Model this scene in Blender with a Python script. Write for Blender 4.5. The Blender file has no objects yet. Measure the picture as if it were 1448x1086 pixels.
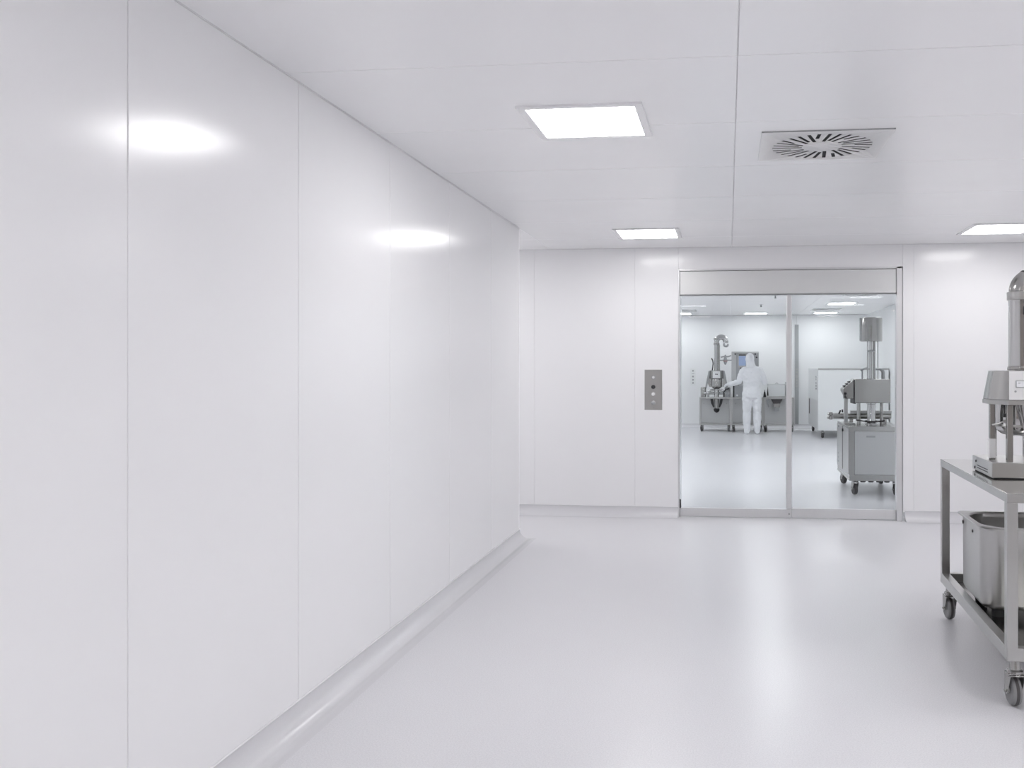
import bpy, bmesh, math, random
from mathutils import Vector, Matrix, noise
random.seed(7)
PI = math.pi
sc = bpy.context.scene
COL = sc.collection

# ------------------------------------------------------------------ materials
def mat(name, color, rough=0.5, metal=0.0, spec=0.5, noise_scale=None, rough_var=0.0,
        col_var=0.0, bump=0.0, stretch=(1, 1, 1), emit=None, estr=0.0, coat=0.0):
    m = bpy.data.materials.new(name); m.use_nodes = True
    nt = m.node_tree; N = nt.nodes; L = nt.links
    b = N['Principled BSDF']
    b.inputs['Base Color'].default_value = (*color, 1)
    b.inputs['Roughness'].default_value = rough
    b.inputs['Metallic'].default_value = metal
    b.inputs['Specular IOR Level'].default_value = spec
    b.inputs['Coat Weight'].default_value = coat
    if emit:
        b.inputs['Emission Color'].default_value = (*emit, 1)
        b.inputs['Emission Strength'].default_value = estr
    if noise_scale:
        tc = N.new('ShaderNodeTexCoord'); mp = N.new('ShaderNodeMapping')
        mp.inputs['Scale'].default_value = stretch
        L.new(tc.outputs['Object'], mp.inputs['Vector'])
        nz = N.new('ShaderNodeTexNoise'); nz.inputs['Scale'].default_value = noise_scale
        nz.inputs['Detail'].default_value = 4
        L.new(mp.outputs['Vector'], nz.inputs['Vector'])
        if rough_var:
            r = N.new('ShaderNodeMapRange')
            r.inputs['To Min'].default_value = max(0.02, rough - rough_var)
            r.inputs['To Max'].default_value = min(1, rough + rough_var)
            L.new(nz.outputs['Fac'], r.inputs['Value']); L.new(r.outputs['Result'], b.inputs['Roughness'])
        if col_var:
            cr = N.new('ShaderNodeMix'); cr.data_type = 'RGBA'
            cr.inputs['A'].default_value = (*[max(0, c * (1 - col_var)) for c in color], 1)
            cr.inputs['B'].default_value = (*[min(1, c * (1 + col_var)) for c in color], 1)
            L.new(nz.outputs['Fac'], cr.inputs['Factor']); L.new(cr.outputs['Result'], b.inputs['Base Color'])
        if bump:
            bp = N.new('ShaderNodeBump'); bp.inputs['Strength'].default_value = bump
            bp.inputs['Distance'].default_value = 0.002
            L.new(nz.outputs['Fac'], bp.inputs['Height']); L.new(bp.outputs['Normal'], b.inputs['Normal'])
    return m

WALLC = (0.88, 0.878, 0.888)
M = {}
M['wall'] = mat('white_coated_panel', WALLC, 0.185, 0, 0.5, 3, 0.01, 0.004)
M['ceil'] = mat('white_ceiling_panel', (0.90, 0.898, 0.908), 0.24, 0, 0.5, 3, 0.02, 0.004)
M['gap'] = mat('seam_sealant', (0.74, 0.74, 0.75), 0.6, 0, 0.3, 20, 0.05)
M['trim'] = mat('white_trim', (0.86, 0.86, 0.87), 0.3, 0, 0.5, 8, 0.03)
M['alu'] = mat('anodised_aluminium', (0.70, 0.70, 0.71), 0.32, 0.55, 0.5, 30, 0.03, 0.02, 0, (1, 1, .1))
M['panel'] = mat('satin_header_panel', (0.74, 0.745, 0.742), 0.4, 0.25, 0.5, 40, 0.04, 0.01, 0, (.05, 1, 1))
M['header'] = mat('brushed_header_steel', (0.60, 0.605, 0.605), 0.42, 0.35, 0.5, 40, 0.06, 0.03, 0, (.05, 1, 1))
M['steel'] = mat('brushed_stainless', (0.41, 0.405, 0.395), 0.22, 1, 0.5, 9, 0.03, 0.05, 0.35, (1, 1, .05))
M['steel_h'] = mat('brushed_stainless_flat', (0.54, 0.53, 0.515), 0.11, 1, 0.5, 200, 0.04, 0.02, 0, (.02, 1, 1))
M['polish'] = mat('polished_stainless', (0.54, 0.54, 0.54), 0.10, 1, 0.5, 12, 0.02, 0.02)
M['satin'] = mat('satin_stainless', (0.48, 0.478, 0.47), 0.30, 1, 0.5, 120, 0.05, 0.02, 0, (1, 1, .05))
M['dark'] = mat('dark_rubber', (0.035, 0.035, 0.037), 0.5, 0, 0.4, 40, 0.1)
M['tyre'] = mat('grey_rubber', (0.24, 0.24, 0.245), 0.5, 0, 0.4, 40, 0.08, 0.06)
M['tread'] = mat('worn_tread', (0.075, 0.07, 0.072), 0.55, 0, 0.4, 40, 0.08, 0.1)
M['black'] = mat('slot_shade_black', (0.012, 0.012, 0.014), 0.6, 0, 0.3, 20, 0.1)
M['suit'] = mat('white_overall_cloth', (0.86, 0.87, 0.89), 0.75, 0, 0.25, 45, 0.05, 0.03, 0.12)
M['glove'] = mat('white_glove', (0.82, 0.83, 0.85), 0.55, 0, 0.3, 60, 0.05, 0.02)
M['skin'] = mat('skin', (0.62, 0.42, 0.33), 0.5, 0, 0.4, 60, 0.05, 0.05)
M['plastic'] = mat('white_plastic', (0.80, 0.80, 0.80), 0.35, 0, 0.5, 20, 0.03)
M['cabinet'] = mat('pale_enclosure_paint', (0.82, 0.835, 0.83), 0.4, 0, 0.5, 6, 0.04, 0.01)
M['greypaint'] = mat('grey_paint', (0.40, 0.41, 0.42), 0.42, 0.2, 0.5, 12, 0.05, 0.03)
M['screen'] = mat('blue_grey_screen', (0.25, 0.31, 0.45), 0.2, 0, 0.5, 8, 0.02, 0.05, emit=(0.35, 0.45, 0.68), estr=0.35)
M['lcd'] = mat('display_window', (0.45, 0.50, 0.62), 0.12, 0, 0.6, 8, 0.02, 0.05)
M['lcdw'] = mat('display_label', (0.85, 0.86, 0.88), 0.3, 0, 0.5, 8, 0.02)
M['red'] = mat('red_band', (0.42, 0.20, 0.20), 0.4, 0, 0.5, 10, 0.05)
M['light'] = mat('lit_diffuser', (0.9, 0.9, 0.9), 0.5, 0, 0.3, 5, 0.02, emit=(1.0, 0.99, 0.99), estr=19)
M['light2'] = mat('lit_diffuser_cool', (0.9, 0.9, 0.9), 0.5, 0, 0.3, 5, 0.02, emit=(0.98, 0.993, 1.0), estr=23)
M['light_low'] = mat('lit_diffuser_low', (0.9, 0.9, 0.9), 0.5, 0, 0.3, 5, 0.02, emit=(1.0, 0.99, 0.99), estr=16)
M['light3'] = mat('lit_diffuser_soft', (0.9, 0.9, 0.9), 0.5, 0, 0.3, 5, 0.02, emit=(0.98, 0.993, 1.0), estr=14)
M['wall2'] = mat('matt_white_panel', (0.875, 0.88, 0.888), 0.55, 0, 0.4, 3, 0.02, 0.004)
M['cove'] = mat('shaded_floor_vinyl', (0.665, 0.662, 0.682), 0.22, 0, 0.5, 170, 0.02, 0.035)  # floor vinyl darkened in colour to imitate shade on the upright skirting
M['sleeve'] = mat('translucent_sleeve', (0.80, 0.80, 0.80), 0.3, 0, 0.5, 20, 0.05)

def floor_mat():
    m = bpy.data.materials.new('speckled_vinyl'); m.use_nodes = True
    nt = m.node_tree; N = nt.nodes; L = nt.links; b = N['Principled BSDF']
    tc = N.new('ShaderNodeTexCoord')
    n1 = N.new('ShaderNodeTexNoise'); n1.inputs['Scale'].default_value = 170; n1.inputs['Detail'].default_value = 1
    L.new(tc.outputs['Object'], n1.inputs['Vector'])
    cr = N.new('ShaderNodeValToRGB')
    cr.color_ramp.elements[0].position = 0.30; cr.color_ramp.elements[0].color = (0.655, 0.652, 0.675, 1)
    cr.color_ramp.elements[1].position = 0.66; cr.color_ramp.elements[1].color = (0.735, 0.732, 0.752, 1)
    L.new(n1.outputs['Fac'], cr.inputs['Fac']); L.new(cr.outputs['Color'], b.inputs['Base Color'])
    b.inputs['Roughness'].default_value = 0.27
    return m
M['floor'] = floor_mat()

def glass_mat():
    m = bpy.data.materials.new('door_glass'); m.use_nodes = True
    nt = m.node_tree; N = nt.nodes; L = nt.links
    N.remove(N['Principled BSDF']); out = N['Material Output']
    t = N.new('ShaderNodeBsdfTransparent'); t.inputs['Color'].default_value = (0.972, 0.986, 0.990, 1)
    g = N.new('ShaderNodeBsdfGlossy'); g.inputs['Roughness'].default_value = 0.01
    fr = N.new('ShaderNodeFresnel'); fr.inputs['IOR'].default_value = 1.2
    mx = N.new('ShaderNodeMixShader')
    L.new(fr.outputs[0], mx.inputs[0]); L.new(t.outputs[0], mx.inputs[1]); L.new(g.outputs[0], mx.inputs[2])
    L.new(mx.outputs[0], out.inputs['Surface'])
    return m
M['glass'] = glass_mat()

# ------------------------------------------------------------------ mesh builder
class MB:
    def __init__(self): self.bm = bmesh.new()
    def face(self, vs):
        try: return self.bm.faces.new(vs)
        except ValueError: return None
    def box(self, a, b):
        x0, y0, z0 = (min(a[i], b[i]) for i in range(3)); x1, y1, z1 = (max(a[i], b[i]) for i in range(3))
        v = [self.bm.verts.new(p) for p in ((x0,y0,z0),(x1,y0,z0),(x1,y1,z0),(x0,y1,z0),(x0,y0,z1),(x1,y0,z1),(x1,y1,z1),(x0,y1,z1))]
        for f in ((3,2,1,0),(4,5,6,7),(0,1,5,4),(1,2,6,5),(2,3,7,6),(3,0,4,7)): self.face([v[i] for i in f])
        return self
    def loft(self, rings, cap=True, closed=False):
        R = [[self.bm.verts.new(p) for p in r] for r in rings]
        n = len(R[0]); k = len(R)
        for i in range(k if closed else k - 1):
            A, B = R[i], R[(i + 1) % k]
            for j in range(n): self.face([A[j], A[(j+1) % n], B[(j+1) % n], B[j]])
        if cap and not closed:
            self.face(list(reversed(R[0]))); self.face(R[-1])
        return self
    def tube(self, pts, rad, seg=16, cap=True, closed=False):
        pts = [Vector(p) for p in pts]; k = len(pts)
        if not isinstance(rad, (list, tuple)): rad = [rad] * k
        rings = []; up = None
        for i, p in enumerate(pts):
            if closed: t = pts[(i+1) % k] - pts[i-1]
            else: t = pts[min(i+1, k-1)] - pts[max(i-1, 0)]
            t.normalize()
            if up is None:
                up = Vector((0, 0, 1)) if abs(t.z) < 0.9 else Vector((0, 1, 0))
            s = t.cross(up).normalized(); up = s.cross(t).normalized()
            rings.append([p + (s * math.cos(a) + up * math.sin(a)) * rad[i] for a in (2*PI*j/seg for j in range(seg))])
        return self.loft(rings, cap, closed)
    def lathe(self, prof, c=(0, 0, 0), seg=32, axis='z', cap=True):
        rings = []
        for r, h in prof:
            ring = []
            for j in range(seg):
                a = 2*PI*j/seg; x, y = r*math.cos(a), r*math.sin(a)
                if axis == 'z': q = (c[0]+x, c[1]+y, c[2]+h)
                elif axis == 'y': q = (c[0]+x, c[1]+h, c[2]-y)
                else: q = (c[0]+h, c[1]+x, c[2]+y)
                ring.append(q)
            rings.append(ring)
        return self.loft(rings, cap)
    def prism(self, poly, d):            # poly: list of 3-D points, extruded along vector d
        A = [Vector(p) for p in poly]; d = Vector(d)
        return self.loft([A, [p + d for p in A]])
    def ellipsoid(self, c, r, seg=16, rings=10):
        R = []
        for i in range(1, rings):
            a = PI*i/rings
            R.append([(c[0]+r[0]*math.sin(a)*math.cos(b), c[1]+r[1]*math.sin(a)*math.sin(b), c[2]-r[2]*math.cos(a)) for b in (2*PI*j/seg for j in range(seg))])
        return self.loft(R)
    def build(self, name, m, parent=None, bevel=0.0, kind=None, loc=None, rotz=0.0, angle=35, segs=2):
        bm = self.bm
        bmesh.ops.recalc_face_normals(bm, faces=bm.faces[:])
        me = bpy.data.meshes.new(name); bm.to_mesh(me); bm.free()
        me.materials.append(m)
        for p in me.polygons: p.use_smooth = True
        me.set_sharp_from_angle(angle=math.radians(angle))
        o = bpy.data.objects.new(name, me); COL.objects.link(o)
        if parent: o.parent = parent
        if loc: o.location = loc
        o.rotation_euler.z = rotz
        if kind: o['kind'] = kind
        if bevel:
            b = o.modifiers.new('bevel', 'BEVEL'); b.width = bevel; b.segments = segs
            b.limit_method = 'ANGLE'; b.angle_limit = math.radians(40); b.harden_normals = False
        return o

def box(name, a, b, m, parent=None, bevel=0.0, kind=None):
    return MB().box(a, b).build(name, m, parent, bevel, kind)
def thing(name, label, cat, loc=(0, 0, 0), rotz=0.0, group=None):
    o = bpy.data.objects.new(name, None); COL.objects.link(o); o.empty_display_size = 0.1
    o.location = loc; o.rotation_euler = (0, 0, rotz); o['label'] = label; o['category'] = cat
    if group: o['group'] = group
    return o
def tag(o, label, cat, group=None):
    o['label'] = label; o['category'] = cat
    if group: o['group'] = group
    return o
def copy_tree(o, parent=None):
    c = o.copy(); COL.objects.link(c)
    if parent: c.parent = parent
    for ch in list(o.children): copy_tree(ch, c)
    return c
def arc(c, r, a0, a1, n, plane='xz'):
    out = []
    for i in range(n + 1):
        a = a0 + (a1 - a0) * i / n
        u, v = r * math.cos(a), r * math.sin(a)
        if plane == 'xz': out.append((c[0]+u, c[1], c[2]+v))
        elif plane == 'yz': out.append((c[0], c[1]+u, c[2]+v))
        else: out.append((c[0]+u, c[1]+v, c[2]))
    return out
def rrect(x0, y0, x1, y1, r, z, n=8):
    pts = []
    for cx, cy, a in ((x1-r, y1-r, 0), (x0+r, y1-r, PI/2), (x0+r, y0+r, PI), (x1-r, y0+r, 1.5*PI)):
        for i in range(n + 1):
            t = a + PI/2*i/n; pts.append((cx + r*math.cos(t), cy + r*math.sin(t), z))
    return pts

# ------------------------------------------------------------------ the setting
XL, XR, YF, YB = -1.76, 4.3, -5.0, 8.76      # near room: left wall, right wall, wall behind the camera, wall with the door
YE = 7.406                                    # where the left wall ends and a corridor opens
XC = -5.0                                     # far end of that corridor
HC = 2.648
YB2, YR = 9.45, 21.82                         # far side of the door wall, rear wall of the second room
XL2, XR2, HC2 = -4.2, 3.31, 2.735
OX0, OX1, OZ = -0.484, 1.66, 2.435            # door opening

box('floor', (-5.6, YF-.4, -.12), (5.2, YR+.5, 0), M['floor'], kind='structure')

def panels_x(mb, x, thick, ys, z0, z1, gap=.0045):     # panels in a wall facing +x, front at x
    for a, b in zip(ys, ys[1:]): mb.box((x-thick, a+gap/2, z0), (x, b-gap/2, z1))
def panels_y(mb, y, thick, xs, z0, z1, gap=.004):      # panels in a wall facing -y, front at y
    for a, b in zip(xs, xs[1:]): mb.box((a+gap/2, y, z0), (b-gap/2, y+thick, z1))

w = MB(); panels_x(w, XL, .04, [YF, -3.55, -2.55, -1.55, -.55, .45, 1.45, 2.449, 3.5, 4.504, 5.507, 6.509, YE], .085, HC-.004)
wl = w.build('wall_left', M['wall'], bevel=.0016, kind='structure')
b = MB().box((XL-.12, YF, 0), (XL-.003, YE-.006, HC)); core = b.build('wall_core', M['gap'], wl)
w = MB(); panels_y(w, YE-.05, .05, [XC, -3.6, -2.6, XL-.04], .085, HC-.004); w.build('wall_return', M['wall'], wl, bevel=.0016)
MB().tube([(XL-.006, YE-.006, .1), (XL-.006, YE-.006, HC-.004)], .009, 12).build('corner_bead', M['trim'], wl)

w = MB()
panels_y(w, YB, .05, [XC, -3.93, -2.93, -1.924, -.914, OX0], .085, HC-.004)
panels_y(w, YB, .05, [OX1, 1.762, 2.78, 3.79, XR], .085, HC-.004)
w.box((OX0+.002, YB, OZ), (OX1-.002, YB+.05, HC-.004))
wb = w.build('wall_back', M['wall'], bevel=.0016, kind='structure')
b = MB()
b.box((XC, YB+.004, 0), (-.49, YB2, HC2)); b.box((1.715, YB+.004, 0), (XR, YB2, HC2)); b.box((-.49, YB+.006, 2.440), (1.715, YB2, HC2))
b.build('wall_core', M['wall'], wb)
box('wall_right', (XR, YF, 0), (XR+.12, YB, HC), M['wall'], kind='structure')
M['shade'] = mat('unseen_warm_grey_wall', (0.47, 0.43, 0.395), 0.5, 0, 0.4, 4, 0.03, 0.02)  # unseen wall, its dark warm tone invented to darken reflections in the steel
box('wall_front', (XL, YF-.12, 0), (XR, YF, HC), M['shade'], kind='structure')
box('wall_corridor', (XC-.1, YE-.05, 0), (XC, YB+.05, HC), M['wall'], kind='structure')
# second room
w = MB(); panels_y(w, YR, .05, [XL2, -2.9, -1.88, 1.645, XR2], .085, HC2-.004, .005); w.build('wall_rear', M['wall2'], kind='structure')
box('wall_rear_right', (XR2, YB2, 0), (XR2+.12, YR+.05, HC2), M['wall2'], kind='structure')
box('wall_rear_left', (XL2-.12, YB2, 0), (XL2, YR+.05, HC2), M['wall2'], kind='structure')
# upright grey trim strip and corner on the rear wall
t = box('trim_1', (1.60, YR-.03, .1), (1.69, YR, 2.50), M['greypaint'], kind='structure')

# ceiling: panels with fine joints
c = MB()
yj = [YF, -4.05, -3.11, -2.18, -1.25, -.31, .61, 1.54, 2.468, 3.394, 4.314, 5.245, 6.19, 7.135, 8.07, YB]
for a, b_ in zip(yj, yj[1:]):
    for x0, x1 in ((XL, .036), (.036, 2.9), (2.9, XR)):
        c.box((x0+.002, a+.002, HC), (x1-.002, b_-.002, HC+.02))
for a, b_ in ((YE, 8.07), (8.07, YB)):
    for x0, x1 in ((XC, -3.6), (-3.6, XL)): c.box((x0+.002, a+.002, HC), (x1-.002, b_-.002, HC+.02))
for a in range(6):
    for x0, x1 in ((XL2, -1.6), (-1.6, .05), (.05, 1.65), (1.65, XR2)):
        c.box((x0+.002, YB2+a*2.062+.002, HC2), (x1-.002, YB2+(a+1)*2.062-.002, HC2+.02))
ce = c.build('ceiling', M['ceil'], bevel=.001, kind='structure')
b = MB().box((XC-.1, YF-.1, HC+.005), (XR+.1, YB+.02, HC+.1)).box((XL2-.1, YB2-.02, HC2+.005), (XR2+.1, YR+.1, HC2+.1)); b.build('ceiling_backing', M['gap'], ce)
# sealant bead between wall and ceiling
b = MB().box((XL, YF, HC-.005), (XL+.004, YE, HC)).box((XC, YB-.004, HC-.005), (XR, YB, HC)); b.build('ceiling_bead', M['gap'], ce)

# coved skirting: profile swept along the foot of the walls
def cove(name, path, h=.1, r=.094, lip=.006):
    prof = [(0, h), (lip, h), (lip, r)]
    prof += [(lip + r*(1-math.cos(a)), r*(1-math.sin(a))) for a in (PI/2*i/10 for i in range(1, 11))]
    prof += [(lip + r + .02, .0008), (0, .0008)]
    path = [Vector((p[0], p[1], 0)) for p in path]
    rings = []
    for i, p in enumerate(path):
        ds = []
        if i > 0: ds.append((p - path[i-1]).normalized())
        if i < len(path)-1: ds.append((path[i+1] - p).normalized())
        ns = [Vector((d.y, -d.x, 0)) for d in ds]          # the room lies right of the path
        n = sum(ns, Vector()); n = n / n.length
        n = n / max(.3, n.dot(ns[0]))
        rings.append([p + n*d + Vector((0, 0, z)) for d, z in prof])
    o = MB().loft(rings).build(name, M['cove'], kind='structure', angle=25)
    bead = MB()
    for i in range(len(path)-1):
        d = (path[i+1]-path[i]).normalized(); n = Vector((d.y, -d.x, 0))
        bead.tube([path[i]+n*.005+Vector((0,0,h+.001)), path[i+1]+n*.005+Vector((0,0,h+.001))], .0035, 8)
    bead.build('sealant_bead', M['trim'], o)
    return o
cove('baseboard_left', [(XL, YF), (XL, YE), (XC, YE)])
cove('baseboard_back', [(XC, YB), (OX0-.004, YB)])
cove('baseboard_back_right', [(OX1+.02, YB), (XR, YB)])
cove('baseboard_rear', [(XL2, YR), (XR2, YR)])
cove('baseboard_rear_right', [(XR2, YR), (XR2, YB2)])

# sliding glass door
d1 = bpy.data.objects.new('door_1', None); COL.objects.link(d1); d1.location = (.585, YB, 0); d1['kind'] = 'structure'
def D(x0, y0, z0, x1, y1, z1): return (x0-.585, y0, z0), (x1-.585, y1, z1)
fr = MB()
fr.box(*D(OX0-.004, -.004, 0, OX0+.010, .10, OZ)); fr.box(*D(1.605, -.004, 0, OX1-.006, .10, OZ)); fr.box(*D(OX0, -.004, 2.418, OX1-.006, .10, OZ))
fr.build('door_frame', M['alu'], d1, bevel=.002)
MB().box(*D(OX0+.012, .012, 2.188, 1.604, .09, 2.414)).box(*D(OX0+.012, .006, 2.186, 1.604, .012, 2.2)).build('header_panel', M['panel'], d1, bevel=.002)
leaf = MB().box(*D(-.472, .030, .005, .612, .062, .088)).build('left_door_rail', M['alu'], d1, bevel=.003)
MB().box(*D(-.472, .042, .086, .566, .050, 2.188)).build('left_glass_pane', M['glass'], d1)
st = MB().box(*D(.563, .028, .088, .617, .066, 2.188)).build('door_stile', M['alu'], d1, bevel=.012, segs=4)
MB().lathe([(.009, 0), (.009, .008), (.006, .011)], (.59-.585, .017, .045), 16, 'y').build('lock_cylinder', M['greypaint'], st)
MB().box(*D(.617, .036, .005, 1.604, .066, .098)).build('right_door_rail', M['alu'], d1, bevel=.003)
MB().box(*D(.617, .046, .096, 1.604, .054, 2.188)).build('right_glass_pane', M['glass'], d1)
MB().box(*D(OX0+.012, .024, 2.174, 1.604, .07, 2.186)).build('top_track', M['greypaint'], d1, bevel=.002)
MB().box(*D(-.476, .020, .085, -.462, .040, .17)).build('door_guide', M['dark'], d1, bevel=.002)
# latch plate on the thick reveal beyond the right pane
MB().box(*D(1.707, .42, 1.02, 1.7145, .50, 1.16)).build('latch_plate', M['satin'], d1, bevel=.002)

# ------------------------------------------------------------------ ceiling fittings
def ceiling_light(x, y, z, w, label, m, group):
    t = thing('ceiling_light', label, 'ceiling light', (x, y, z), 0, group)
    f = MB(); h = .009; e = .036
    f.box((-w/2, -w/2, -h), (w/2, -w/2+e, 0)).box((-w/2, w/2-e, -h), (w/2, w/2, 0))
    f.box((-w/2, -w/2+e, -h), (-w/2+e, w/2-e, 0)).box((w/2-e, -w/2+e, -h), (w/2, w/2-e, 0))
    f.build('frame', M['trim'], t)
    MB().box((-w/2+e, -w/2+e, -.006), (w/2-e, w/2-e, -.001)).build('diffuser', m, t)
    return t
G1, G2 = 'recessed ceiling lights of the front room', 'recessed ceiling lights of the room behind the glass'
ceiling_light(-.667, 4.22, HC, .57, 'large bright square ceiling light nearest the viewer, in the front room', M['light'], G1)
ceiling_light(-.700, 7.80, HC, .57, 'bright square ceiling light above the back wall, left of the glass door', M['light_low'], G1)
ceiling_light(2.29, 7.86, HC, .57, 'bright square ceiling light cut off by the right edge of the photo', M['light_low'], G1)
for x, y in ((2.29, 4.22), (-.667, .55), (2.29, .55), (-.667, -3.1), (2.29, -3.1), (-3.1, 8.09), (2.29, 2.4), (3.6, .55), (3.6, -1.3), (3.9, 4.6)):  # out of view: grid continued, more panels added to brighten the near end
    ceiling_light(x, y, HC, .57, 'unseen square ceiling light added to help light the front room', M['light'], G1)
for x, y, lb in ((-1.12, 21.0, 'short strip of lit ceiling light beside the left edge of the left glass pane'),
                 (.645, 21.0, 'thin lit ceiling light above the person in white overalls'),
                 (2.24, 21.0, 'lit ceiling light above the pale enclosure, the lower of two in the right pane'),
                 (2.23, 17.95, 'lit ceiling light close under the door header, upper of two in the right pane'),
                 (-1.25, 17.95, 'sliver of lit ceiling light in the top left corner of the left pane')):
    ceiling_light(x, y, HC2, .56, lb, M['light3'], G2)
for x, y in ((-1.2, 14.6), (.645, 14.4), (2.23, 14.4), (-1.2, 11.3), (.645, 11.3), (2.23, 11.3), (-3.1, 19.4), (-3.1, 13.)):  # unseen panels added for illumination of the second room
    ceiling_light(x, y, HC2, .56, 'unseen square ceiling light beyond the glass, added to light that room', M['light2'], G2)

def cut(base, cutter):
    md = base.modifiers.new('b', 'BOOLEAN'); md.operation = 'DIFFERENCE'; md.object = cutter; md.solver = 'EXACT'
    bpy.context.view_layer.update()
    dg = bpy.context.evaluated_depsgraph_get()
    me = bpy.data.meshes.new_from_object(base.evaluated_get(dg))
    base.modifiers.remove(md); base.data = me
    cm = cutter.data; bpy.data.objects.remove(cutter); bpy.data.meshes.remove(cm)
def ceiling_vent(x, y, z, wx, wy, label, detail=True, group=None):
    t = thing('ceiling_vent', label, 'air vent', (x, y, z), 0, group)
    plate = MB().box((-wx/2, -wy/2, -.0075), (wx/2, wy/2, -.0055)).build('slotted_plate', M['plastic'], t)
    cu = MB(); n = 30
    for i in range(n):
        a = 2*PI*(i+.35)/n
        r0, r1 = (.104, .260) if i % 2 == 0 else ((.168, .260) if i % 4 == 1 else (.120, .260))
        lo = Vector((0, 0, -.02)); e0 = Vector((math.cos(a), math.sin(a), 0))*r0 + lo; e1 = Vector((math.cos(a+.10), math.sin(a+.10), 0))*r1 + lo
        d = (e1 - e0).normalized(); s = Vector((-d.y, d.x, 0)) * .0098
        cu.prism([e0 - s, e1 - s, e1 + s, e0 + s], (0, 0, .02))
    cut(plate, cu.build('cutter', M['black'], t))
    e = .004
    MB().box((-wx/2, -wy/2, -.0065), (wx/2, -wy/2+e, 0)).box((-wx/2, wy/2-e, -.0065), (wx/2, wy/2, 0)).box((-wx/2, -wy/2, -.0065), (-wx/2+e, wy/2, 0)).box((wx/2-e, -wy/2, -.0065), (wx/2, wy/2, 0)).build('rim', M['greypaint'], t)
    MB().box((-wx/2+e, -wy/2+e, -.0025), (wx/2-e, wy/2-e, -.0002)).build('plenum_shade_sheet', M['black'], t)  # black sheet stands in for the shade of the hollow above the slots
    MB().lathe([(.012, -.0085), (.012, -.0075)], (0, 0, 0), 16).build('centre_screw', M['plastic'], t)
    return t
ceiling_vent(.494, 4.81, HC, .652, .622, 'square swirl air vent with dark radial slots in the white front ceiling')
G3 = 'small ceiling vents of the room behind the glass'
ceiling_vent(2.12, 19.85, HC2, .60, .60, 'thin grey vent line just above the lower lit strip in the right pane', group=G3)
ceiling_vent(-1.0, 19.85, HC2, .60, .60, 'thin grey vent line at the top left of the left pane', group=G3)
ceiling_vent(2.3, 15.75, HC2, .60, .60, 'grey vent hugging the door header in the right pane', group=G3)
def sprinkler(x, y, label):
    t = thing('sprinkler_head', label, 'sprinkler', (x, y, HC2), 0, 'sprinkler heads of the room behind the glass')
    MB().lathe([(.05, -.004), (.05, 0)], seg=20).build('collar', M['satin'], t)
    MB().lathe([(.02, -.05), (.012, -.03), (.014, -.004)], seg=12).build('nozzle', M['greypaint'], t)
sprinkler(.66, 18.1, 'small grey fitting on the far ceiling left of centre, farther from the glass')
sprinkler(.83, 15.9, 'small grey fitting on the far ceiling close under the door header in the left pane')

# ------------------------------------------------------------------ wall control plates
def button(t, name, z, kind):
    if kind == 'ring':
        b = MB().lathe([(.021, 0), (.021, -.010), (.014, -.012), (.014, -.006)], (0, -.004, z), 24, 'y').build(name, M['greypaint'], t)
        MB().lathe([(.0135, 0), (.0135, -.009), (.010, -.011)], (0, -.004, z), 20, 'y').build('button_cap', M['plastic'], b)
    elif kind == 'dark':
        MB().lathe([(.021, 0), (.021, -.008), (.018, -.020), (.010, -.024)], (0, -.004, z), 24, 'y').build(name, M['dark'], t)
    elif kind == 'white':
        b = MB().lathe([(.022, 0), (.022, -.008), (.017, -.010)], (0, -.004, z), 24, 'y').build(name, M['satin'], t)
        MB().lathe([(.0165, 0), (.0165, -.013), (.012, -.016)], (0, -.004, z), 20, 'y').build('button_cap', M['plastic'], b)
    else:
        b = MB().lathe([(.024, 0), (.024, -.006), (.020, -.008)], (0, -.004, z), 24, 'y').build(name, M['satin'], t)
        MB().lathe([(.018, 0), (.018, -.012), (.008, -.018)], (0, -.004, z), 20, 'y').build('button_cap', M['greypaint'], b)
t = thing('control_plate', 'brushed steel plate with four round buttons on the white wall left of the door', 'control plate', (-.732, YB, 1.249))
MB().box((-.087, -.004, -.199), (.087, 0, .199)).build('plate', M['satin'], t, bevel=.0015)
button(t, 'push_button', .123, 'ring'); button(t, 'key_switch', .028, 'dark'); button(t, 'push_button', -.043, 'white'); button(t, 'push_button', -.130, 'm')
for z in (.185, .065, -.175): MB().lathe([(.005, 0), (.005, -.002), (.003, -.003)], (0, -.004, z), 12, 'y').build('screw', M['greypaint'], t)
t = thing('control_plate', 'pale plate with four grey buttons on the rear wall, left of the filling machine', 'control plate', (-.85, YR, 1.237))
MB().box((-.068, -.006, -.212), (.068, .001, .212)).build('plate', M['cabinet'], t, bevel=.002)
for z in (.15, .01, -.07, -.145): MB().lathe([(.022, 0), (.022, -.012), (.016, -.016)], (0, -.006, z), 16, 'y').build('push_button', M['greypaint'], t)
MB().box((-.03, -.009, .075), (.03, -.006, .085)).build('label_strip', M['greypaint'], t)
t = thing('control_plate', 'narrow plate with dark buttons on the grey upright strip beside the door stile', 'control plate', (1.645, YR-.03, 1.22))
MB().box((-.040, -.006, -.22), (.040, .001, .22)).build('plate', M['satin'], t, bevel=.002)
for z in (.17, .09, -.02, -.10, -.17): MB().box((-.022, -.012, z-.018), (.022, -.006, z+.018)).build('push_button', M['greypaint'], t, bevel=.002)

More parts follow.
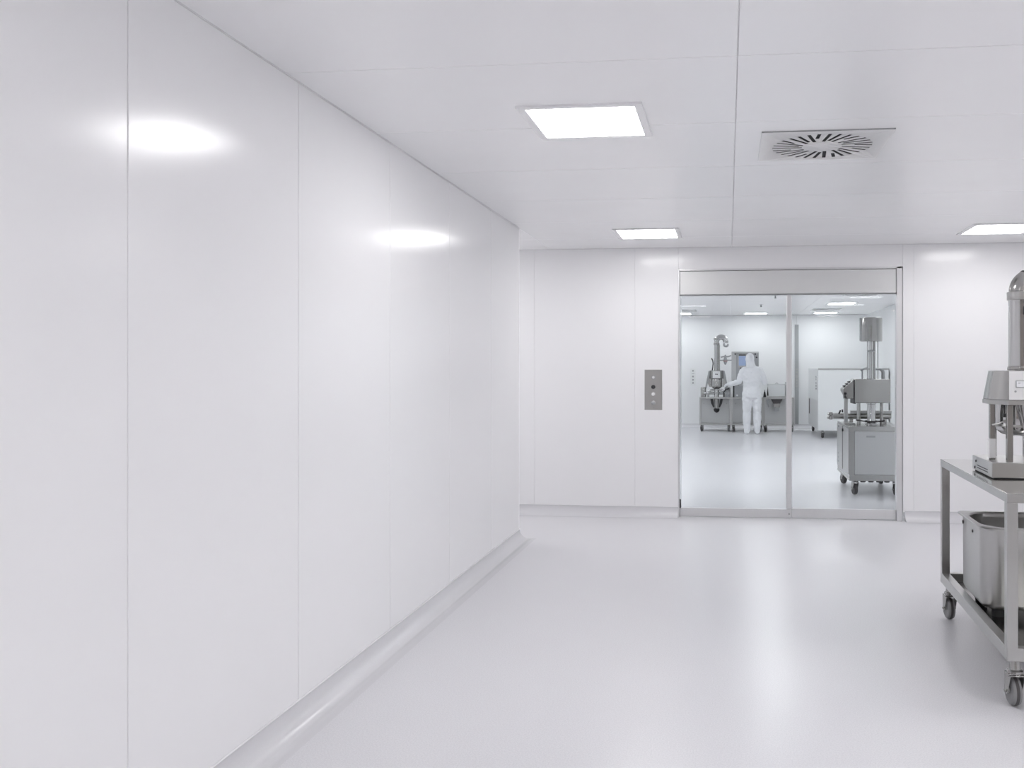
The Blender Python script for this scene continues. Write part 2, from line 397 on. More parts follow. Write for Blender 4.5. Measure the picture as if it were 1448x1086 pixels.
# ------------------------------------------------------------------ castors
def caster(parent, x, y, ztop, r, w, steer=0.0, pedal=True, side=-1, wm='tyre', big=True):
    c = bpy.data.objects.new('caster', None); COL.objects.link(c); c.parent = parent
    c.location = (x, y, 0); c.rotation_euler.z = steer
    off = r*.28
    whl = MB()
    pr = [(r*.62, -w/2+.002), (r*.80, -w/2), (r*.93, -w*.42), (r*.985, -w*.25), (r, 0), (r*.985, w*.25), (r*.93, w*.42), (r*.80, w/2), (r*.62, w/2-.002)]
    whl.lathe(pr, (0, off, r), 32, 'x')
    wh = whl.build('wheel', M[wm], c)
    if big:
        MB().lathe([(r*.992, -w*.17), (r*1.006, -w*.12), (r*1.006, w*.12), (r*.992, w*.17)], (0, off, r), 32, 'x', cap=False).build('tread_band', M['tread'], c)
        for s in (-1, 1): MB().lathe([(r*.60, s*(w/2-.003)), (r*.45, s*(w/2-.008)), (r*.2, s*(w/2-.004)), (r*.18, s*(w/2+.004))], (0, off, r), 24, 'x').build('hub', M['satin'], c)
    zt = 2*r + .012
    fk = MB()
    for s in (-1, 1):
        x0 = s*(w/2+.007)
        poly = [(x0, -r*.55, zt+.004), (x0, r*.62, zt+.004), (x0, off+r*.28, r*.9), (x0, off, r*.72), (x0, off-r*.28, r*.95)]
        fk.prism(poly, (s*.004, 0, 0))
    fk.box((-w/2-.011, -r*.55, zt), (w/2+.011, r*.62, zt+.006))
    fk.build('fork', M['steel'], c, bevel=.002)
    MB().lathe([(w*.72, zt+.006), (w*.80, zt+.010), (w*.80, zt+.020), (w*.6, zt+.026), (w*.45, ztop)], seg=24).build('swivel_head', M['steel'], c)
    MB().tube([(-w/2-.018, off, r), (w/2+.018, off, r)], r*.10, 12).build('axle_bolt', M['satin'], c)
    if pedal:
        MB().prism([(side*(w*.25), -r*.5, zt+.002), (side*(w*.25), -r*.9, zt+.016), (side*(w*.25), -r*.95, zt+.022), (side*(w*.25), -r*.45, zt+.012)], (side*w*.75, 0, 0)).build('brake_pedal', M['steel'], c, bevel=.001)
    return c

# ------------------------------------------------------------------ front trolley
A = math.radians(-2.15)
tr = thing('trolley', 'stainless steel trolley table on castors at the right edge, tub on its lower shelf', 'trolley', (1.567, 4.69, 0), A)
W2, L2, TZ = .35, .7235, .93
# top: folded sheet with a deep apron
MB().box((-W2, -L2, TZ-.004), (W2, L2, TZ)).build('table_top', M['steel_h'], tr, bevel=.0015)
ap = MB(); hh = .042
ap.box((-W2, -L2, TZ-hh), (W2, -L2+.02, TZ-.004)).box((-W2, L2-.02, TZ-hh), (W2, L2, TZ-.004)).box((-W2, -L2+.02, TZ-hh), (-W2+.02, L2-.02, TZ-.004)).box((W2-.02, -L2+.02, TZ-hh), (W2, L2-.02, TZ-.004))
ap.build('top_apron', M['satin'], tr, bevel=.002)
for sx in (-1, 1):
    for sy in (-1, 1):
        x0, y0 = sx*W2, sy*L2
        MB().box((x0, y0, .262), (x0 - sx*.045, y0 - sy*.045, TZ-hh)).build('leg', M['satin'], tr, bevel=.002)
lf = MB(); z0, z1 = .208, .266
lf.box((-W2, -L2, z0), (W2, -L2+.045, z1)).box((-W2, L2-.045, z0), (W2, L2, z1)).box((-W2, -L2+.045, z0), (-W2+.045, L2-.045, z1)).box((W2-.045, -L2+.045, z0), (W2, L2-.045, z1))
lf.build('lower_frame', M['satin'], tr, bevel=.002)
MB().box((-W2+.045, -L2+.045, .214), (W2-.045, L2-.045, .220)).build('shelf_sheet', M['steel'], tr)
for sx, sy, st in ((-1, -1, .10), (1, -1, -.2), (-1, 1, .12), (1, 1, .1)):
    caster(tr, sx*(W2-.045), sy*(L2-.05), z0, .0625, .042, st, True, -1)

# tub on the lower shelf
tb = thing('steel_tub', 'deep stainless steel tub with rounded corners and rolled rim on the lower trolley shelf', 'tub', (1.567, 4.69, .220), A)
x0, x1, y0, y1 = -.305, .275, -.124, .41
H = .455
o = MB()
o.loft([rrect(x0+.03, y0+.03, x1-.03, y1-.03, .07, .045), rrect(x0+.012, y0+.012, x1-.012, y1-.012, .08, .052), rrect(x0, y0, x1, y1, .09, .075), rrect(x0-.002, y0-.002, x1+.002, y1+.002, .09, H-.022),
        rrect(x0-.004, y0-.004, x1+.004, y1+.004, .09, H-.012), rrect(x0-.016, y0-.016, x1+.016, y1+.016, .05, H-.010), rrect(x0-.018, y0-.018, x1+.018, y1+.018, .05, H-.003), rrect(x0-.016, y0-.016, x1+.016, y1+.016, .05, H),
        rrect(x0+.012, y0+.012, x1-.012, y1-.012, .15, H), rrect(x0+.018, y0+.018, x1-.018, y1-.018, .15, H-.006), rrect(x0+.02, y0+.02, x1-.02, y1-.02, .14, H-.03), rrect(x0+.022, y0+.022, x1-.022, y1-.022, .12, .10), rrect(x0+.06, y0+.06, x1-.06, y1-.06, .09, .065)])
o.build('tub_body', M['satin'], tb, angle=50)
for px, py in ((x0+.09, y0+.09), (x1-.09, y0+.09), (x0+.09, y1-.09), (x1-.09, y1-.09)):
    MB().lathe([(.03, 0), (.03, .05)], (px, py, 0), 16).build('foot', M['dark'], tb)
for py, z, r in ((.10, H-.055, .008), (.32, H-.045, .011)):
    MB().lathe([(r, 0), (r, -.004), (r*.5, -.006)], (x0-.001, py, z), 14, 'x').build('rivet', M['tread'], tb)

# hopper machine on the trolley
hm = thing('hopper_machine', 'small steel hopper machine with bent pipe on top, standing on the right-hand trolley', 'machine', (1.4426, 4.6706, TZ), A)
def zz(z): return z - TZ
bb = MB().box((-.167, -.200, .006), (.167, .205, .080)).build('base_box', M['satin'], hm, bevel=.003)
MB().box((-.155, -.19, 0), (.155, .195, .006)).build('base_gasket', M['dark'], hm)
for z, y in ((.022, .10), (.034, .10)): MB().box((-.1685, -.12, z), (-.167, y, z+.004)).build('vent_slot', M['dark'], bb)
MB().lathe([(.006, 0), (.006, -.004)], (-.167, .12, .055), 12, 'x').build('screw', M['tread'], bb)
MB().lathe([(.007, 0), (.007, -.004)], (-.167, .145, .02), 12, 'x').build('screw', M['tread'], bb)
for x, y in ((-.079, -.172), (.079, -.172)):
    MB().box((x-.014, y-.014, .08), (x+.014, y+.014, zz(1.29))).build('leg', M['steel'], hm, bevel=.002)
for x, y in ((-.131, -.052), (.131, -.052), (-.079, .13), (.079, .13)):
    l = MB().box((x-.013, y-.013, .08), (x+.013, y+.013, zz(1.29))).build('leg', M['steel'], hm, bevel=.002)
    if y < 0:
        MB().box((x-.016, y-.016, .088), (x+.016, y+.016, .185)).build('leg_sleeve', M['sleeve'], l, bevel=.002)
def octo(f, s, b, z):
    return [(-f, -.194, z), (f, -.194, z), (s, -.075, z), (s, .06, z), (f, b, z), (-f, b, z), (-s, .06, z), (-s, -.075, z)]
MB().loft([octo(.0905, .150, .172, zz(1.288)), octo(.0905, .150, .172, zz(1.310))]).build('housing_lip', M['satin'], hm, bevel=.002)
MB().loft([octo(.090, .148, .17, zz(1.310)), octo(.088, .121, .13, zz(1.454))]).build('housing', M['steel'], hm, bevel=.003)
fp = MB().box((-.087, -.1965, zz(1.313)), (.087, -.1935, zz(1.452))).build('front_plate', M['plastic'], hm, bevel=.001)
ds = MB().box((-.058, -.2015, zz(1.372)), (.058, -.1965, zz(1.407))).build('display_bezel', M['greypaint'], fp, bevel=.004)
MB().box((-.054, -.2025, zz(1.376)), (-.020, -.2015, zz(1.403))).build('display_label', M['lcdw'], fp)
MB().box((-.020, -.2025, zz(1.376)), (.054, -.2015, zz(1.403))).build('display_window', M['lcd'], fp)
mk = MB()
for i, (x, z, w) in enumerate(((-.047, 1.396, .012), (-.047, 1.391, .010), (-.032, 1.394, .004))): mk.box((x, -.2028, zz(z)), (x+w, -.2025, zz(z+.0018)))
mk.build('printed_marks', M['greypaint'], fp)
MB().lathe([(.005, 0), (.005, -.003), (.003, -.004)], (-.058, -.1965, zz(1.354)), 12, 'y').build('screw', M['greypaint'], fp)
MB().lathe([(.050, zz(1.30)), (.046, zz(1.265)), (.015, zz(1.165)), (.012, zz(1.16)), (.012, zz(1.128)), (.016, zz(1.126)), (.016, zz(1.116)), (.008, zz(1.106))], (.012, -.125, 0), 32).build('funnel', M['steel'], hm)
MB().lathe([(.100, zz(1.29)), (.104, zz(1.24)), (.104, zz(1.185)), (.096, zz(1.158)), (.075, zz(1.138)), (.04, zz(1.128)), (.01, zz(1.126))], (0, .0, 0), 40).build('round_vessel', M['polish'], hm)
MB().lathe([(.106, zz(1.186)), (.108, zz(1.180)), (.106, zz(1.174))], (0, 0, 0), 40, cap=False).build('vessel_rim', M['satin'], hm)
MB().tube([(-.135, -.08, zz(1.185)), (-.11, -.10, zz(1.192)), (-.085, -.115, zz(1.207)), (-.06, -.12, zz(1.200))], .005, 10).build('wing_clamp', M['satin'], hm)
MB().box((-.097, -.135, zz(1.225)), (-.083, -.115, zz(1.245))).box((-.094, -.13, zz(1.245)), (-.086, -.12, zz(1.285))).build('clamp_bolt', M['dark'], hm, bevel=.002)
# pipe, collar and bend
pz0, pz1, pr_, er = zz(1.455), zz(1.843), .055, .064
pc = (-.005, -.085)
pp = MB().lathe([(pr_, pz0), (pr_, pz1)], (pc[0], pc[1], 0), 40).build('riser_pipe', M['polish'], hm)
MB().lathe([(pr_+.004, pz0), (pr_+.006, pz0+.006), (pr_+.004, pz0+.018), (pr_, pz0+.022)], (pc[0], pc[1], 0), 40, cap=False).build('weld_ring', M['steel'], pp)
MB().lathe([(pr_+.001, pz1-.042), (pr_+.007, pz1-.040), (pr_+.008, pz1-.002), (pr_+.001, pz1)], (pc[0], pc[1], 0), 40, cap=False).build('pipe_collar', M['satin'], pp)
eb = MB().tube(arc((pc[0]+er, pc[1], pz1), er, PI, .06, 28), pr_-.001, 32).build('pipe_bend', M['steel'], hm)
for a in (PI*.66, PI*.33):
    c0 = Vector((pc[0]+er+er*math.cos(a), pc[1], pz1+er*math.sin(a))); tg = Vector((-math.sin(a), 0, math.cos(a)))*.003
    MB().tube([c0-tg, c0+tg], pr_+.001, 32).build('bend_seam', M['tread'], eb)
MB().tube([(pc[0]+.01, pc[1]-pr_-.004, pz0+.07), (pc[0]+.01, pc[1]-pr_+.004, pz0+.07)], .007, 12).build('sight_screw', M['dark'], pp)
MB().box((pc[0]-.004, pc[1]-pr_-.004, pz1-.115), (pc[0]+.004, pc[1]-pr_+.004, pz1-.075)).build('latch', M['tread'], pp, bevel=.003)

# ------------------------------------------------------------------ second room: work carts along the rear wall
def cart(name, label, x0, x1, y0, y1, group=None, panel=True, zt=.785, zb=.15):
    cx, cy = (x0+x1)/2, (y0+y1)/2; w, d = (x1-x0)/2, (y1-y0)/2
    t = thing(name, label, 'cart', (cx, cy, 0), 0, group)
    MB().box((-w, -d, zt-.035), (w, d, zt)).build('cart_top', M['satin'], t, bevel=.004)
    for sx in (-1, 1):
        for sy in (-1, 1): MB().box((sx*w, sy*d, zb+.03), (sx*(w-.035), sy*(d-.035), zt-.035)).build('post', M['satin'], t, bevel=.003)
    MB().box((-w, -d, zb), (w, d, zb+.03)).build('bottom_rail', M['satin'], t, bevel=.003)
    MB().box((-w+.04, -d+.30, zb+.03), (w-.04, -d+.315, zt-.035)).build('back_panel', M['header'], t)
    for sx in (-1, 1): MB().lathe([(.012, 0), (.012, -.01)], (sx*(w-.10), -d+.30, zt-.15), 12, 'y').build('panel_screw', M['greypaint'], t)
    for sx in (-1, 1):
        for sy in (-1, 1): caster(t, sx*(w-.05), sy*(d-.06), zb, .052, .035, .3*sx, False, wm='tread' if sx < 0 else 'tyre', big=False)
    return t
GC = 'steel work carts along the rear wall'
cart('work_cart', 'steel work cart carrying the filling machine, leftmost of the row behind the glass', -.655, .068, 20.50, 21.15, GC)
cart('work_cart', 'steel work cart under the grey control cabinet, partly hidden by the standing person', .074, .795, 20.50, 21.15, GC)
cart('work_cart', 'steel work cart right of the person, carrying an open steel bin', .805, 1.50, 20.50, 21.15, GC)
CZ = .785
fx, fy = -.262, 20.62
fm_ = thing('filling_machine', 'tall filling machine with bent pipe and white label plate on the leftmost work cart', 'machine', (fx, fy, CZ))
def q(z): return z - CZ
MB().lathe([(.058, q(1.40)), (.058, q(2.06))], seg=24).build('riser_pipe', M['polish'], fm_)
MB().lathe([(.024, q(1.40)), (.024, q(1.99))], (.055, -.06, 0), 16).build('side_pipe', M['steel'], fm_)
pb = MB().tube(arc((.105, 0, q(2.06)), .105, PI, -.25, 24), .062, 20).build('pipe_bend', M['polish'], fm_)
for zc in (1.985, 2.10): MB().lathe([(.066, q(zc)), (.070, q(zc)+.01), (.070, q(zc)+.035), (.066, q(zc)+.045)], seg=24).build('pipe_collar', M['steel'], pb)
MB().tube(arc((.215, 0, q(1.995)), .045, PI*.75, PI*2.1, 14), .022, 12).build('hook_clamp', M['greypaint'], pb)
h8 = lambda f, z: [(-f, -.17, z), (f, -.17, z), (f+.07, -.06, z), (f+.07, .08, z), (f, .16, z), (-f, .16, z), (-f-.07, .08, z), (-f-.07, -.06, z)]
MB().loft([h8(.092, q(1.21)), h8(.085, q(1.40))]).build('housing', M['steel'], fm_, bevel=.004)
lp = MB().box((-.085, -.178, q(1.225)), (.085, -.168, q(1.385))).build('label_plate', M['plastic'], fm_, bevel=.003)
MB().box((-.030, -.181, q(1.305)), (-.002, -.178, q(1.325))).box((.004, -.181, q(1.302)), (.030, -.178, q(1.322))).build('printed_mark', M['dark'], lp)
MB().lathe([(.045, q(.965)), (.10, q(1.0)), (.13, q(1.03)), (.13, q(1.20)), (.12, q(1.215))], (0, -.03, 0), 32).build('hopper', M['steel'], fm_)
MB().lathe([(.055, q(.79)), (.055, q(.87)), (.10, q(.875)), (.10, q(.895)), (.055, q(.90)), (.05, q(.99))], (0, -.03, 0), 24).build('neck_flange', M['polish'], fm_)
for s in (-1, 1):
    MB().prism([(s*.14, -.05, q(1.39)), (s*.185, -.05, q(1.39)), (s*.265, -.05, q(.99)), (s*.225, -.05, q(.99))], (0, .012, 0)).build('side_strut', M['greypaint'], fm_, bevel=.003)
    MB().tube([(s*.045, -.05, q(.955)), (s*.13, -.07, q(.945)), (s*.175, -.08, q(.92)), (s*.19, -.08, q(.85)), (s*.19, -.08, q(.79))], .024, 12).build('feed_pipe', M['polish'], fm_)
    MB().prism([(s*.135, -.04, q(1.38)), (s*.165, -.04, q(1.38)), (s*.20, -.04, q(1.10)), (s*.16, -.04, q(1.02)), (s*.135, -.04, q(1.02))], (0, .08, 0)).build('side_panel', M['steel'] if s < 0 else M['satin'], fm_, bevel=.003)
    MB().lathe([(.06, q(.785)), (.066, q(.80)), (.066, q(.99)), (.058, q(1.01)), (.03, q(1.02))], (s*.275 - .025, -.03, 0), 20).build('motor_drum', M['steel'] if s < 0 else M['greypaint'], fm_)
    MB().tube([(s*.30, -.08, q(.88)), (s*.05, -.05, q(.88))], .035, 14).build('drive_tube', M['polish'] if s < 0 else M['greypaint'], fm_)
MB().tube([(.165, -.12, q(.79)), (.165, -.12, q(.90)), (.215, -.12, q(.97)), (.29, -.12, q(.985))], .016, 10).build('lever', M['dark'], fm_)
MB().tube([(-.10, -.03, q(1.40)), (-.088, -.04, q(1.47)), (-.078, -.045, q(1.56)), (-.088, -.045, q(1.63)), (-.115, -.04, q(1.68))], .014, 10).build('hose', M['tread'], fm_)
nz = MB().lathe([(.042, .52-CZ), (.044, .60-CZ), (.055, .745-CZ), (.09, .75-CZ)], (0, 0, 0), 20)
nz.build('outlet_cone', M['steel'], fm_)
MB().lathe([(.012, .425-CZ), (.045, .445-CZ), (.066, .48-CZ), (.068, .515-CZ), (.045, .53-CZ)], (0, 0, 0), 20).build('outlet_tip', M['dark'], fm_)
for s in (-1, 1): MB().prism([(s*.085, -.03, .748-CZ), (s*.145, -.03, .748-CZ), (s*.125, -.03, .64-CZ), (s*.075, -.03, .545-CZ), (s*.05, -.03, .56-CZ)], (0, .02, 0)).build('outlet_bracket', M['dark'], fm_)
# horizontal pipe with small clamp valve running to the cabinet
MB().tube([(.05, 0, q(1.635)), (.345, 0, q(1.635))], .012, 12).build('cross_pipe', M['greypaint'], fm_)
MB().lathe([(.012, q(1.53)), (.035, q(1.57)), (.045, q(1.63)), (.03, q(1.69)), (.014, q(1.76))], (.20, -.02, 0), 16).build('clamp_valve', M['greypaint'], fm_)
MB().lathe([(.048, q(1.605)), (.050, q(1.615)), (.048, q(1.625))], (.20, -.02, 0), 16, cap=False).build('red_ring', M['red'], fm_)
MB().tube([(.10, -.02, q(1.70)), (.15, -.02, q(1.72)), (.26, -.02, q(1.715)), (.33, -.02, q(1.74))], .016, 10).build('valve_arm', M['greypaint'], fm_)

# control cabinet
cc = thing('control_cabinet', 'grey steel control cabinet with small blue touch screen behind the person', 'control cabinet', (.40, 20.82, CZ))
MB().box((-.32, -.16, .34), (.305, .22, q(1.835))).build('cabinet_box', M['header'], cc, bevel=.008)
MB().box((-.26, -.06, 0), (.25, .18, .345)).build('cabinet_stand', M['header'], cc, bevel=.004)
MB().box((-.215, -.168, q(1.19)), (.295, -.16, q(1.80))).build('cabinet_door', M['greypaint'], cc, bevel=.004)
sf = MB().box((-.18, -.178, q(1.465)), (.03, -.166, q(1.775))).build('screen_frame', M['satin'], cc, bevel=.004)
MB().box((-.155, -.181, q(1.51)), (.005, -.178, q(1.735))).build('touch_screen', M['screen'], sf)
MB().box((-.155, -.181, q(1.742)), (.005, -.178, q(1.765))).build('screen_strip', M['dark'], sf)
for x, z in ((-.235, 1.775), (.22, 1.775), (.25, 1.70), (-.11, 1.45)): MB().lathe([(.018, 0), (.018, -.02)], (x, -.166, q(z)), 14, 'y').build('knob', M['dark'], cc)
jy = thing('knob_box', 'small dark switch box with black knobs on the middle cart, beside the reaching hand', 'switch box', (.205, 20.60, CZ))
MB().box((-.085, -.09, 0), (.125, .04, .275)).build('box_shell', M['greypaint'], jy, bevel=.006)
MB().box((-.095, -.095, .0), (-.06, .04, .29)).build('dark_flange', M['dark'], jy, bevel=.004)
MB().lathe([(.022, 0), (.022, -.02), (.014, -.025)], (.0, -.09, .045), 16, 'y').build('indicator', M['plastic'], jy)
MB().lathe([(.012, .275), (.012, .32), (.05, .33), (.06, .36), (.045, .395), (.02, .40)], (-.055, -.02, 0), 16).build('star_knob', M['dark'], jy)
MB().lathe([(.012, .275), (.012, .31), (.035, .32), (.035, .35)], (.03, -.02, 0), 16).build('star_knob', M['dark'], jy)

# open bin with stepped outlet on the right cart
bn = thing('open_bin', 'open steel bin with stepped outlet below, on the cart right of the person', 'bin', (1.105, 20.76, CZ))
rr = lambda w, d, z: rrect(-w, -d, w, d, .03, z, 3)
MB().loft([rr(.185, .16, .03), rr(.20, .18, .29), rr(.215, .195, .30), rr(.215, .195, .31), rr(.19, .17, .31), rr(.175, .15, .06)]).build('bin_body', M['cabinet'], bn)
MB().box((-.23, -.22, 0), (.23, .20, .03)).build('bin_base', M['satin'], bn, bevel=.004)
MB().loft([[(-.13, -.20, -.04), (.13, -.20, -.04), (.13, .0, -.04), (-.13, .0, -.04)], [(-.075, -.18, -.14), (.075, -.18, -.14), (.075, -.04, -.14), (-.075, -.04, -.14)]]).build('outlet_hopper', M['tread'], bn)
MB().box((-.085, -.19, -.155), (.085, -.03, -.14)).box((-.07, -.18, -.225), (.07, -.04, -.155)).build('outlet_box', M['steel'], bn, bevel=.004)
MB().box((-.07, -.18, -.245), (.07, -.04, -.225)).box((-.055, -.17, -.315), (.055, -.05, -.245)).build('outlet_step', M['greypaint'], bn, bevel=.006)
MB().prism([(-.225, -.14, .035), (-.19, -.14, .30), (-.165, -.14, .30), (-.155, -.14, .035)], (0, .1, 0)).build('side_plate', M['tread'], bn, bevel=.003)
MB().tube([(-.03, -.19, .31), (.0, -.2, .335), (.03, -.19, .31)], .008, 8).build('lifting_lug', M['greypaint'], bn)
MB().box((.20, -.10, .03), (.235, .10, .345)).build('hinge_plate', M['greypaint'], bn, bevel=.004)
MB().tube([(-.22, -.235, -.05), (-.21, -.24, -.13), (-.18, -.235, -.22)], .016, 8).build('hose', M['greypaint'], bn)
wd = thing('tool_wedge', 'small dark wedge standing on the cart between person and steel bin', 'tool', (.835, 20.66, CZ))
MB().prism([(-.035, -.04, 0), (.035, -.04, 0), (.012, -.04, .13), (-.015, -.04, .13)], (0, .08, 0)).build('wedge_body', M['dark'], wd, bevel=.004)
MB().lathe([(.012, .13), (.012, .15), (.016, .155), (.010, .17)], (0, 0, 0), 12).build('wedge_grip', M['greypaint'], wd)

# pale enclosure behind the mixing machine
en = thing('machine_enclosure', 'large pale enclosure on castors in the right pane, behind the mixing machine', 'enclosure', (2.56, 19.9, 0))
ex0, ex1, ey0, ey1, ez0, ez1 = -.705, .72, -1.12, 1.10, .165, 1.448
MB().box((ex0, ey0, ez0), (ex1, ey1, ez1)).build('enclosure_body', M['cabinet'], en, bevel=.006)
MB().box((ex0-.004, ey0+.05, ez0+.02), (ex0, ey1-.05, .78)).build('lower_side_panel', M['panel'], en, bevel=.001)
MB().box((ex0-.008, ey1-.35, .42), (ex0-.003, ey1-.18, .76)).build('side_vent', M['tread'], en)
MB().box((ex0+.02, ey0-.005, ez0+.03), (ex1-.02, ey0, ez1-.04)).build('front_panel', M['cabinet'], en, bevel=.001)
MB().box((ex0, ey0-.008, ez1-.03), (ex1, ey0, ez1+.004)).build('top_edge', M['satin'], en)
for z in (1.27, 1.22, 1.14, 1.08, 1.02): MB().box((ex0-.012, ey0+.35, z-.014), (ex0, ey0+.45, z+.014)).build('side_button', M['greypaint'], en)
for sx in (ex0+.10, ex1-.1):
    for sy in (ey0+.08, ey1-.08): caster(en, sx, sy, ez0, .055, .04, .2, False, wm='tread', big=False)

# mixing machine in the right pane
mc = thing('cabinet_cart', 'steel cabinet on castors close behind the right glass pane, under the mixing machine', 'cart', (1.385, 10.45, 0))
cw, cd, cz0, cz1 = .60, 1.12, .19, .79
MB().box((0, 0, cz0), (cw, cd, cz1)).build('cabinet_body', M['steel'], mc, bevel=.004)
MB().box((-.002, -.012, cz0), (cw, 0, cz0+.045)).box((-.002, -.012, cz1-.05), (cw, 0, cz1)).box((-.002, -.012, cz0+.045), (.055, 0, cz1-.05)).box((cw-.055, -.012, cz0+.045), (cw, 0, cz1-.05)).build('front_frame', M['satin'], mc, bevel=.003)
MB().box((.06, -.004, cz0+.05), (cw-.06, 0, cz1-.055)).build('front_panel', M['header'], mc, bevel=.002)
MB().box((.19, -.008, .668), (.29, -.003, .690)).build('recessed_grip', M['greypaint'], mc, bevel=.004)
for y in (.02, .60): MB().box((-.008, y, cz0+.05), (0, y+.50, cz1-.03)).build('side_door', M['satin'], mc, bevel=.002)
MB().box((-.004, .525, cz0+.05), (0, .595, cz1-.03)).build('door_gap', M['tread'], mc)
MB().lathe([(.018, 0), (.018, -.016)], (-.006, .50, .72), 14, 'x').build('door_lock', M['dark'], mc)
MB().lathe([(.018, 0), (.018, -.016)], (-.006, .90, .74), 14, 'x').build('door_lock', M['greypaint'], mc)
for z in (.30, .35, .40): MB().box((-.011, .93, z-.012), (-.008, .98, z+.012)).build('side_vent', M['greypaint'], mc)
MB().box((-.004, 0, cz0-.022), (cw, cd, cz0)).build('bottom_rail', M['satin'], mc, bevel=.003)
ub = MB()
for i in range(4): ub.lathe([(.03, .14), (.034, .17)], (.17+.09*i, .12, 0), 12)
ub.build('under_fittings', M['tread'], mc)
for sx, sy, st in ((.075, .07, .25), (cw-.07, .07, 0), (.075, cd-.07, .35), (cw-.07, cd-.07, .1)):
    caster(mc, sx, sy, cz0-.022, .066, .042, st, True, -1, wm='tread', big=False)

mm = thing('mixing_machine', 'tall steel mixing machine with round motor drum on top, in the right pane', 'machine', (1.70, 10.90, cz1))
def k(z): return z - cz1
MB().lathe([(.125, k(1.78)), (.128, k(1.79)), (.128, k(2.045)), (.124, k(2.06)), (.10, k(2.065))], (0, 0, 0), 40).build('motor_drum', M['steel'], mm)
MB().box((-.135, -.03, k(1.79)), (-.11, .03, k(2.04))).box((-.14, -.02, k(2.02)), (-.10, .02, k(2.06))).build('drum_hinge', M['greypaint'], mm, bevel=.003)
for x, y, r in ((-.042, -.01, .010), (.0, -.02, .026), (.038, -.01, .012), (.085, .05, .008)):
    MB().lathe([(r, k(1.332)), (r, k(1.785))], (x, y, 0), 16).build('riser_tube', M['polish'], mm)
MB().lathe([(.048, k(1.655)), (.050, k(1.66)), (.050, k(1.672)), (.048, k(1.677))], (-.002, -.012, 0), 24).build('tube_clamp', M['greypaint'], mm)
MB().box((-.215, -.17, k(1.05)), (.195, .17, k(1.332))).build('drive_housing', M['steel'], mm, bevel=.006)
MB().box((-.225, -.16, k(1.04)), (-.20, .16, k(1.325))).build('housing_gasket', M['dark'], mm, bevel=.003)
cp = MB().prism([(-.225, -.15, k(1.328)), (-.225, -.15, k(1.10)), (-.30, -.15, k(1.10)), (-.345, -.15, k(1.19)), (-.345, -.15, k(1.215))], (0, .28, 0)).build('operator_panel', M['steel'], mm, bevel=.004)
for i, tt in enumerate((.30, .52, .75)):
    cx, cz = -.225 - .12*tt, k(1.328 - .113*tt)
    MB().box((cx-.014, -.06, cz-.004), (cx+.010, .06, cz+.012)).build('panel_button', M['dark'], cp, bevel=.002)
MB().lathe([(.016, 0), (.016, -.02)], (-.325, -.15, k(1.16)), 14, 'y').build('pivot_knob', M['dark'], mm)
MB().box((-.345, -.13, k(1.10)), (-.30, -.10, k(1.22))).box((-.332, -.13, k(.795)), (-.29, -.09, k(1.19))).box((-.335, -.14, 0), (-.275, -.06, .03)).build('support_post', M['satin'], mm, bevel=.003)
MB().box((-.328, -.135, k(.83)), (-.292, -.128, k(.90))).build('post_bracket', M['greypaint'], mm)
MB().lathe([(.070, 0), (.070, .012), (.052, .016), (.048, .022), (.048, .24), (.058, .245), (.058, .262)], (0, 0, 0), 32).build('lower_column', M['polish'], mm)
MB().lathe([(.074, .026), (.076, .032), (.076, .040), (.074, .046)], (0, 0, 0), 32, cap=False).build('clamp_ring', M['tread'], mm)
MB().tube([(.074, 0, .036), (.13, -.03, .04), (.15, -.03, .045)], .010, 10).build('clamp_handle', M['tread'], mm)
MB().tube([(-.074, 0, .036), (-.15, -.06, .05), (-.19, -.07, .055)], .008, 10).build('clamp_handle', M['tread'], mm)
MB().lathe([(.02, 0), (.02, .26)], (.128, .05, 0), 16).build('rear_post', M['steel'], mm)
MB().lathe([(.022, 0), (.022, .26)], (-.13, .12, 0), 16).build('rear_post', M['satin'], mm)
MB().tube([(.045, .02, k(1.45)), (.10, .02, k(1.45))] + arc((.10, .02, k(1.40)), .05, PI/2, 0, 8)[1:] + [(.15, .02, k(1.33))], .014, 12).build('bent_hose', M['greypaint'], mm)
MB().tube([(.03, .05, k(1.45)), (.085, .05, k(1.45))] + arc((.085, .05, k(1.40)), .05, PI/2, 0, 8)[1:] + [(.135, .05, k(1.33))], .010, 12).build('bent_hose', M['steel'], mm)
MB().tube([(-.105, 0, k(1.332)), (-.105, 0, k(1.43))], .010, 10).tube([(-.125, 0, k(1.435)), (-.105, 0, k(1.445)), (-.065, 0, k(1.46)), (-.045, 0, k(1.46))], .014, 10).build('tee_valve', M['greypaint'], mm)
cv = MB().tube([(-.44, .26, k(.875)), (.275, .26, k(.875))], .038, 20).build('discharge_tube', M['satin'], mm)
MB().lathe([(.046, -.02), (.048, 0), (.046, .02)], (-.445, .26, k(.875)), 20, 'x').build('tube_collar', M['steel'], cv)
for a in range(4):
    aa = PI/4 + PI/2*a
    MB().ellipsoid((-.475, .26+.03*math.cos(aa), k(.875)+.03*math.sin(aa)), (.016, .016, .016), 12, 8).build('end_knob', M['steel'], cv)
MB().box((-.22, .20, k(.905)), (.275, .25, k(.945))).build('guide_rail', M['header'], mm, bevel=.003)
MB().tube([(-.31, .22, k(.92)), (-.31, .22, k(.955))], .010, 10).tube([(-.35, .24, k(.90)), (-.33, .24, k(.945))], .010, 10).build('set_screw', M['dark'], mm)
for x in (-.2, .20): MB().box((x-.02, .24, 0), (x+.02, .28, k(.85))).build('tube_support', M['steel'], mm)
MB().box((-.28, -.08, 0), (-.20, .0, .02)).build('foot_block', M['greypaint'], mm, bevel=.003)

